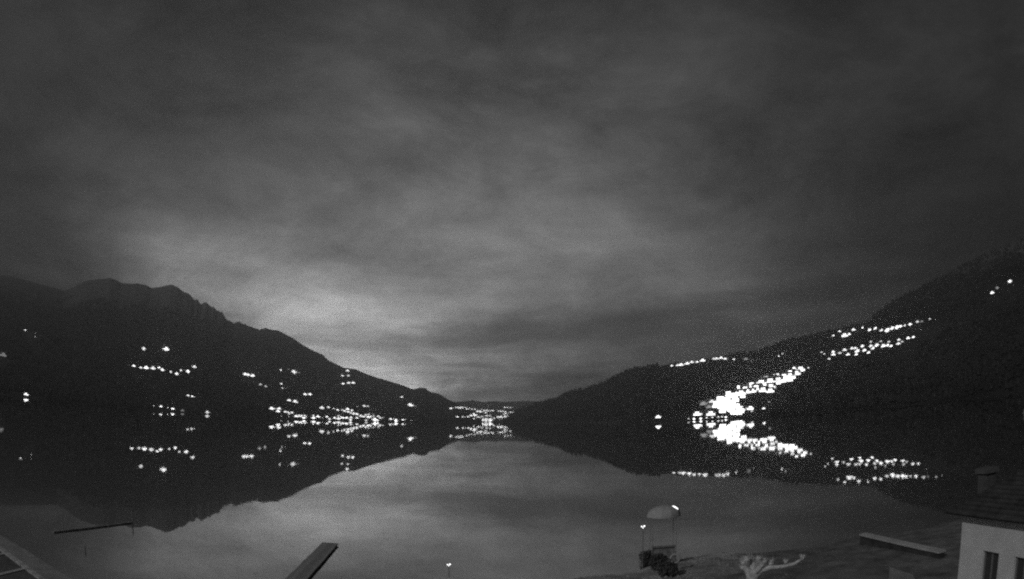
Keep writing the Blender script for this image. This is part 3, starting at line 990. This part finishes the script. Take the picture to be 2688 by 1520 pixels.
for (x, y, rx, rz, c, lab) in ((1700, 1462, .55, .62, 1500, 'dark leafy shrub left of the pavilion posts, leftmost of the shrubs'), (1728, 1486, .6, .55, 1600, 'dark leafy shrub in front of the pavilion, middle of the shrubs'),
                               (1752, 1512, .6, .5, 1500, 'dark leafy shrub nearest the bottom edge, lowest of the shrubs')):
    g = ground_point(x, y, 0.5)
    shrub('shrub', (g.x, g.y, gz(g.x, g.y) - .05), rx, rz, c, lab)

lb = at_range(1772, 1466, 37.5)
buoy = thing('lifebuoy_post', (lb.x, lb.y, gz(lb.x, lb.y)), -math.atan2(lb.x, lb.y))
tag(buoy, 'pale lifebuoy ring on a short post right of the shrubs', 'lifebuoy')
zb = lb.z - gz(lb.x, lb.y)
MB().tube([(0, 0.06, -.3), (0, 0.06, max(zb + .45, .8))], [0.04, 0.04], 8).build('post', M_WOOD, buoy)
mb = MB()
n1, n2 = 24, 8
vs_ = []
for i in range(n1):
    a = 2 * math.pi * i / n1
    for j in range(n2):
        c = 2 * math.pi * j / n2
        rr = 0.27 + 0.06 * math.cos(c)
        vs_.append((rr * math.cos(a), -.05 + 0.06 * math.sin(c), zb + rr * math.sin(a)))
mb.add(vs_, [(i * n2 + j, ((i + 1) % n1) * n2 + j, ((i + 1) % n1) * n2 + (j + 1) % n2, i * n2 + (j + 1) % n2) for i in range(n1) for j in range(n2)])
mb.build('ring', M_CANVAS, buoy, True)


def glint_post(pos, base_z, label, sc=1.0):  # added posts whose glowing dots imitate LED reflections in the camera dome
    root = thing('glint_post', (pos.x, pos.y, base_z), -math.atan2(pos.x, pos.y))
    tag(root, label, 'stand-in post', 'three-bulb made-up posts on the shore')
    h = pos.z - base_z
    MB().tube([(0, 0.05, -1.0), (0, 0.05, h - .02)], [0.03, 0.025], 8).build('post', M_WOOD, root)
    MB().box(-.16, .16, 0.0, 0.1, h - .03, h + .02).build('bracket', M_STEEL, root)
    for (dx, dz, r) in ((-.09, .01, .04), (.085, .035, .05), (0, -.075, .033)):
        MB().lump((dx * sc, -.06, h + dz * sc), r * sc, 0, 2).build('glint', M_GLINT, root, True)
    return root


glint_post(at_range(1688, 1382, 40.5), 0.4, 'added post with three glowing dots for LED reflections beside the pavilion')
p1 = ground_point(1178, 1482, 0.55)
glint_post(p1, 0.0, 'added post in the water with three glowing dots for LED reflections, bottom centre', 0.9)

# ================================================================== jetty, floating boom, marker post
M_PLANK = material('grey_planks', 0.28, 0.9, 0.35, 3.0, 0.5, 20)
A = ground_point(781, 1516, 0.17)
B = ground_point(868, 1424, 0.17)
ax = (B - A)
L = ax.length
ax.normalize()
start = A - ax * 7.5
jet = thing('jetty', (start.x, start.y, 0), math.atan2(ax.y, ax.x) - math.pi / 2)
tag(jet, 'dark narrow wooden jetty running out into the lake, lower left', 'jetty')
JL = L + 7.5
npl = int(JL / 0.17)
pl = None
for q in range(npl):
    if q % 6 == 0 or pl is None:
        wj = 0.63 + random.uniform(-.015, .015)
        pl = MB().box(-wj, wj, 0, 0.158, -0.04, 0).build('plank', M_PLANK, jet)
        o = pl
    else:
        o = pl.copy()
        COL.objects.link(o)
        o.parent = jet
    o.location = (random.uniform(-.01, .01), q * 0.17, 0.17 + random.uniform(-.006, .006))
for sx in (-.5, .5):
    MB().box(sx - .05, sx + .05, 0, JL - .05, 0.0, 0.12).build('beam', M_WOOD, jet)
    for q in np.arange(2.5, JL, 3.2):
        MB().tube([(sx * 1.1, q, -2), (sx * 1.1, q, -0.02)], [0.09, 0.085], 10).build('pile', M_WOOD, jet)

A = ground_point(138, 1394, 0.12)
B = ground_point(345, 1369, 0.12)
ax = B - A
boom = thing('floating_boom', (A.x, A.y, 0), math.atan2(ax.y, ax.x))
tag(boom, 'long dark floating boom lying on the water at the lower left', 'boom')
nb = 6
for q in range(nb):
    l0 = ax.length / nb
    MB().box(q * l0 + .04, (q + 1) * l0 - .04, -.12, .12, -.12, .10).build('float', M_WOOD, boom)
MB().tube([(ax.length + .12, 0, -2), (ax.length + .12, 0, 1.1)], [.06, .05], 8).build('post', M_STEEL, boom)
p2 = ground_point(224, 1444, 0.0)
mk = thing('marker_post', (p2.x, p2.y, 0))
tag(mk, 'short pale marker post in the water between boom and quay', 'post')
MB().tube([(0, 0, -1.5), (0, 0, .32)], [.045, .04], 8).build('shaft', M_WOOD, mk)
MB().tube([(0, 0, .322), (0, 0, .46)], [.05, .035], 8).build('cap', M_CANVAS, mk)

# ================================================================== quay at the lower left
ZQ = 0.95
outer = [ground_point(x, y, ZQ) for x, y in ((-160, 1330), (-60, 1378), (11, 1411), (65, 1441), (111, 1471), (185, 1518), (300, 1600))]
ctr = Vector((-26, 10, ZQ))


def inset(d):
    res = []
    for i, p in enumerate(outer):
        a, b_ = outer[max(0, i - 1)], outer[min(len(outer) - 1, i + 1)]
        tn = (b_ - a).normalized()
        nrm_ = Vector((-tn.y, tn.x, 0))
        if nrm_.dot(ctr - p) < 0:
            nrm_ = -nrm_
        res.append(p + nrm_ * d)
    return res


qy = thing('quay', (0, 0, 0))
setting(qy, label='concrete lakeside quay with a pale kerb at the lower left corner')
e0, e1, e2, e3 = outer, inset(1.55), inset(1.85), inset(12)


def band(pa, pb, z, depth, name, mat, parent):
    vs = [(p.x, p.y, z) for p in pa] + [(p.x, p.y, z) for p in pb] + [(p.x, p.y, z - depth) for p in pa] + [(p.x, p.y, z - depth) for p in pb]
    n = len(pa)
    fs = []
    for i in range(n - 1):
        fs += [(i, i + 1, n + i + 1, n + i), (i, 2 * n + i, 2 * n + i + 1, i + 1), (n + i, n + i + 1, 3 * n + i + 1, 3 * n + i)]
    fs += [(0, n, 3 * n, 2 * n), (n - 1, 3 * n - 1, 4 * n - 1, 2 * n - 1)]
    o = mesh_obj(name, vs, fs, mat, parent)
    bm = bmesh.new()
    bm.from_mesh(o.data)
    bmesh.ops.recalc_face_normals(bm, faces=bm.faces)
    bm.to_mesh(o.data)
    bm.free()
    return o


band(e0, e1, ZQ, 2.5, 'edge_band', M_QUAY, qy)
band(e2, e3, ZQ - .02, 1.0, 'paving', M_ASPH, qy)
# kerb stones between band and paving
M_KERB = material('pale_kerb', 0.42, 0.85, 0.15, 2.0)
for i in range(len(e1) - 1):
    seg = (e1[i + 1] - e1[i]).length
    nseg_ = max(1, round(seg / 1.0))
    for q in range(nseg_):
        k0, k1 = q / nseg_ + 0.01, (q + 1) / nseg_ - 0.01
        a, b_ = e1[i].lerp(e1[i + 1], k0), e1[i].lerp(e1[i + 1], k1)
        c, d = e2[i].lerp(e2[i + 1], k1), e2[i].lerp(e2[i + 1], k0)
        zk = ZQ + 0.10
        MB().add([(p.x, p.y, zk) for p in (a, b_, c, d)] + [(p.x, p.y, zk - .5) for p in (a, b_, c, d)],
                 [(0, 1, 2, 3), (0, 4, 5, 1), (1, 5, 6, 2), (2, 6, 7, 3), (3, 7, 4, 0)]).build('kerb_stone', M_KERB, qy)
for (xa, ya, xb, yb) in ((80, 1489, -120, 1535), (26, 1451, -120, 1478)):
    a, b_ = ground_point(xa, ya, ZQ), ground_point(xb, yb, ZQ)
    dv = (b_ - a).normalized()
    pn = Vector((-dv.y, dv.x, 0)) * 0.13
    a = a + dv * 0.35
    ns = int((b_ - a).length)
    for q in range(ns):
        p, r_ = a + dv * (q + .01), a + dv * (q + .98)
        MB().add([(v_.x, v_.y, ZQ + .03) for v_ in (p + pn, r_ + pn, r_ - pn, p - pn)] + [(v_.x, v_.y, ZQ - .3) for v_ in (p + pn, r_ + pn, r_ - pn, p - pn)],
                 [(0, 1, 2, 3), (0, 4, 5, 1), (1, 5, 6, 2), (2, 6, 7, 3), (3, 7, 4, 0)]).build('paving_strip', M_KERB, qy)

# ================================================================== pebbles on the beach (uncountable)
M_PEB = material('beach_pebbles', 0.30, 0.9, 0.5, 0.9)
m = MB()
oct_v = [(1, 0, 0), (-1, 0, 0), (0, 1, 0), (0, -1, 0), (0, 0, 1), (0, 0, -1)]
oct_f = [(0, 2, 4), (2, 1, 4), (1, 3, 4), (3, 0, 4), (2, 0, 5), (1, 2, 5), (3, 1, 5), (0, 3, 5)]
for _ in range(9000):
    x = random.uniform(-6, 15)
    dd = abs(random.gauss(0, 3.4)) - 0.4
    y = shore_y(x) - dd
    s = random.uniform(.03, .10) * (1.7 if random.random() < .06 else 1)
    q = random.uniform(0, 3.14)
    z = float(np.interp(dd, [r[0] for r in rows], [r[1] for r in rows]))
    sq = random.uniform(.4, .7)
    m.add([(x + s * (vx * math.cos(q) - vy * .7 * math.sin(q)), y + s * (vx * math.sin(q) + vy * .7 * math.cos(q)), z + s * sq * vz) for vx, vy, vz in oct_v], oct_f)
pb = m.build('pebbles', M_PEB)
setting(pb, 'stuff', 'scattered pebbles along the gravel shore')

# ================================================================== haze over the lake
USE_HAZE = True
HAZE_TOP = max(max(v.co.z for v in o_.data.vertices) for o_ in (left_o, far_o, right_o, east_o)) + 40
print('haze top', HAZE_TOP)
if USE_HAZE:
    mh = bpy.data.materials.new('night_haze')
    mh.use_nodes = True
    th = mh.node_tree
    th.nodes.clear()
    pv = th.nodes.new('ShaderNodeVolumePrincipled')
    pv.inputs['Color'].default_value = (0.9, 0.9, 0.9, 1)
    pv.inputs['Density'].default_value = 0.00031
    pv.inputs['Anisotropy'].default_value = 0.7
    out = th.nodes.new('ShaderNodeOutputMaterial')
    th.links.new(pv.outputs[0], out.inputs['Volume'])
    hz = MB().box(-4300, 4300, -400, 5400, -6.0, HAZE_TOP).build('haze', mh)
    setting(hz, 'stuff', 'thin night haze over the lake')
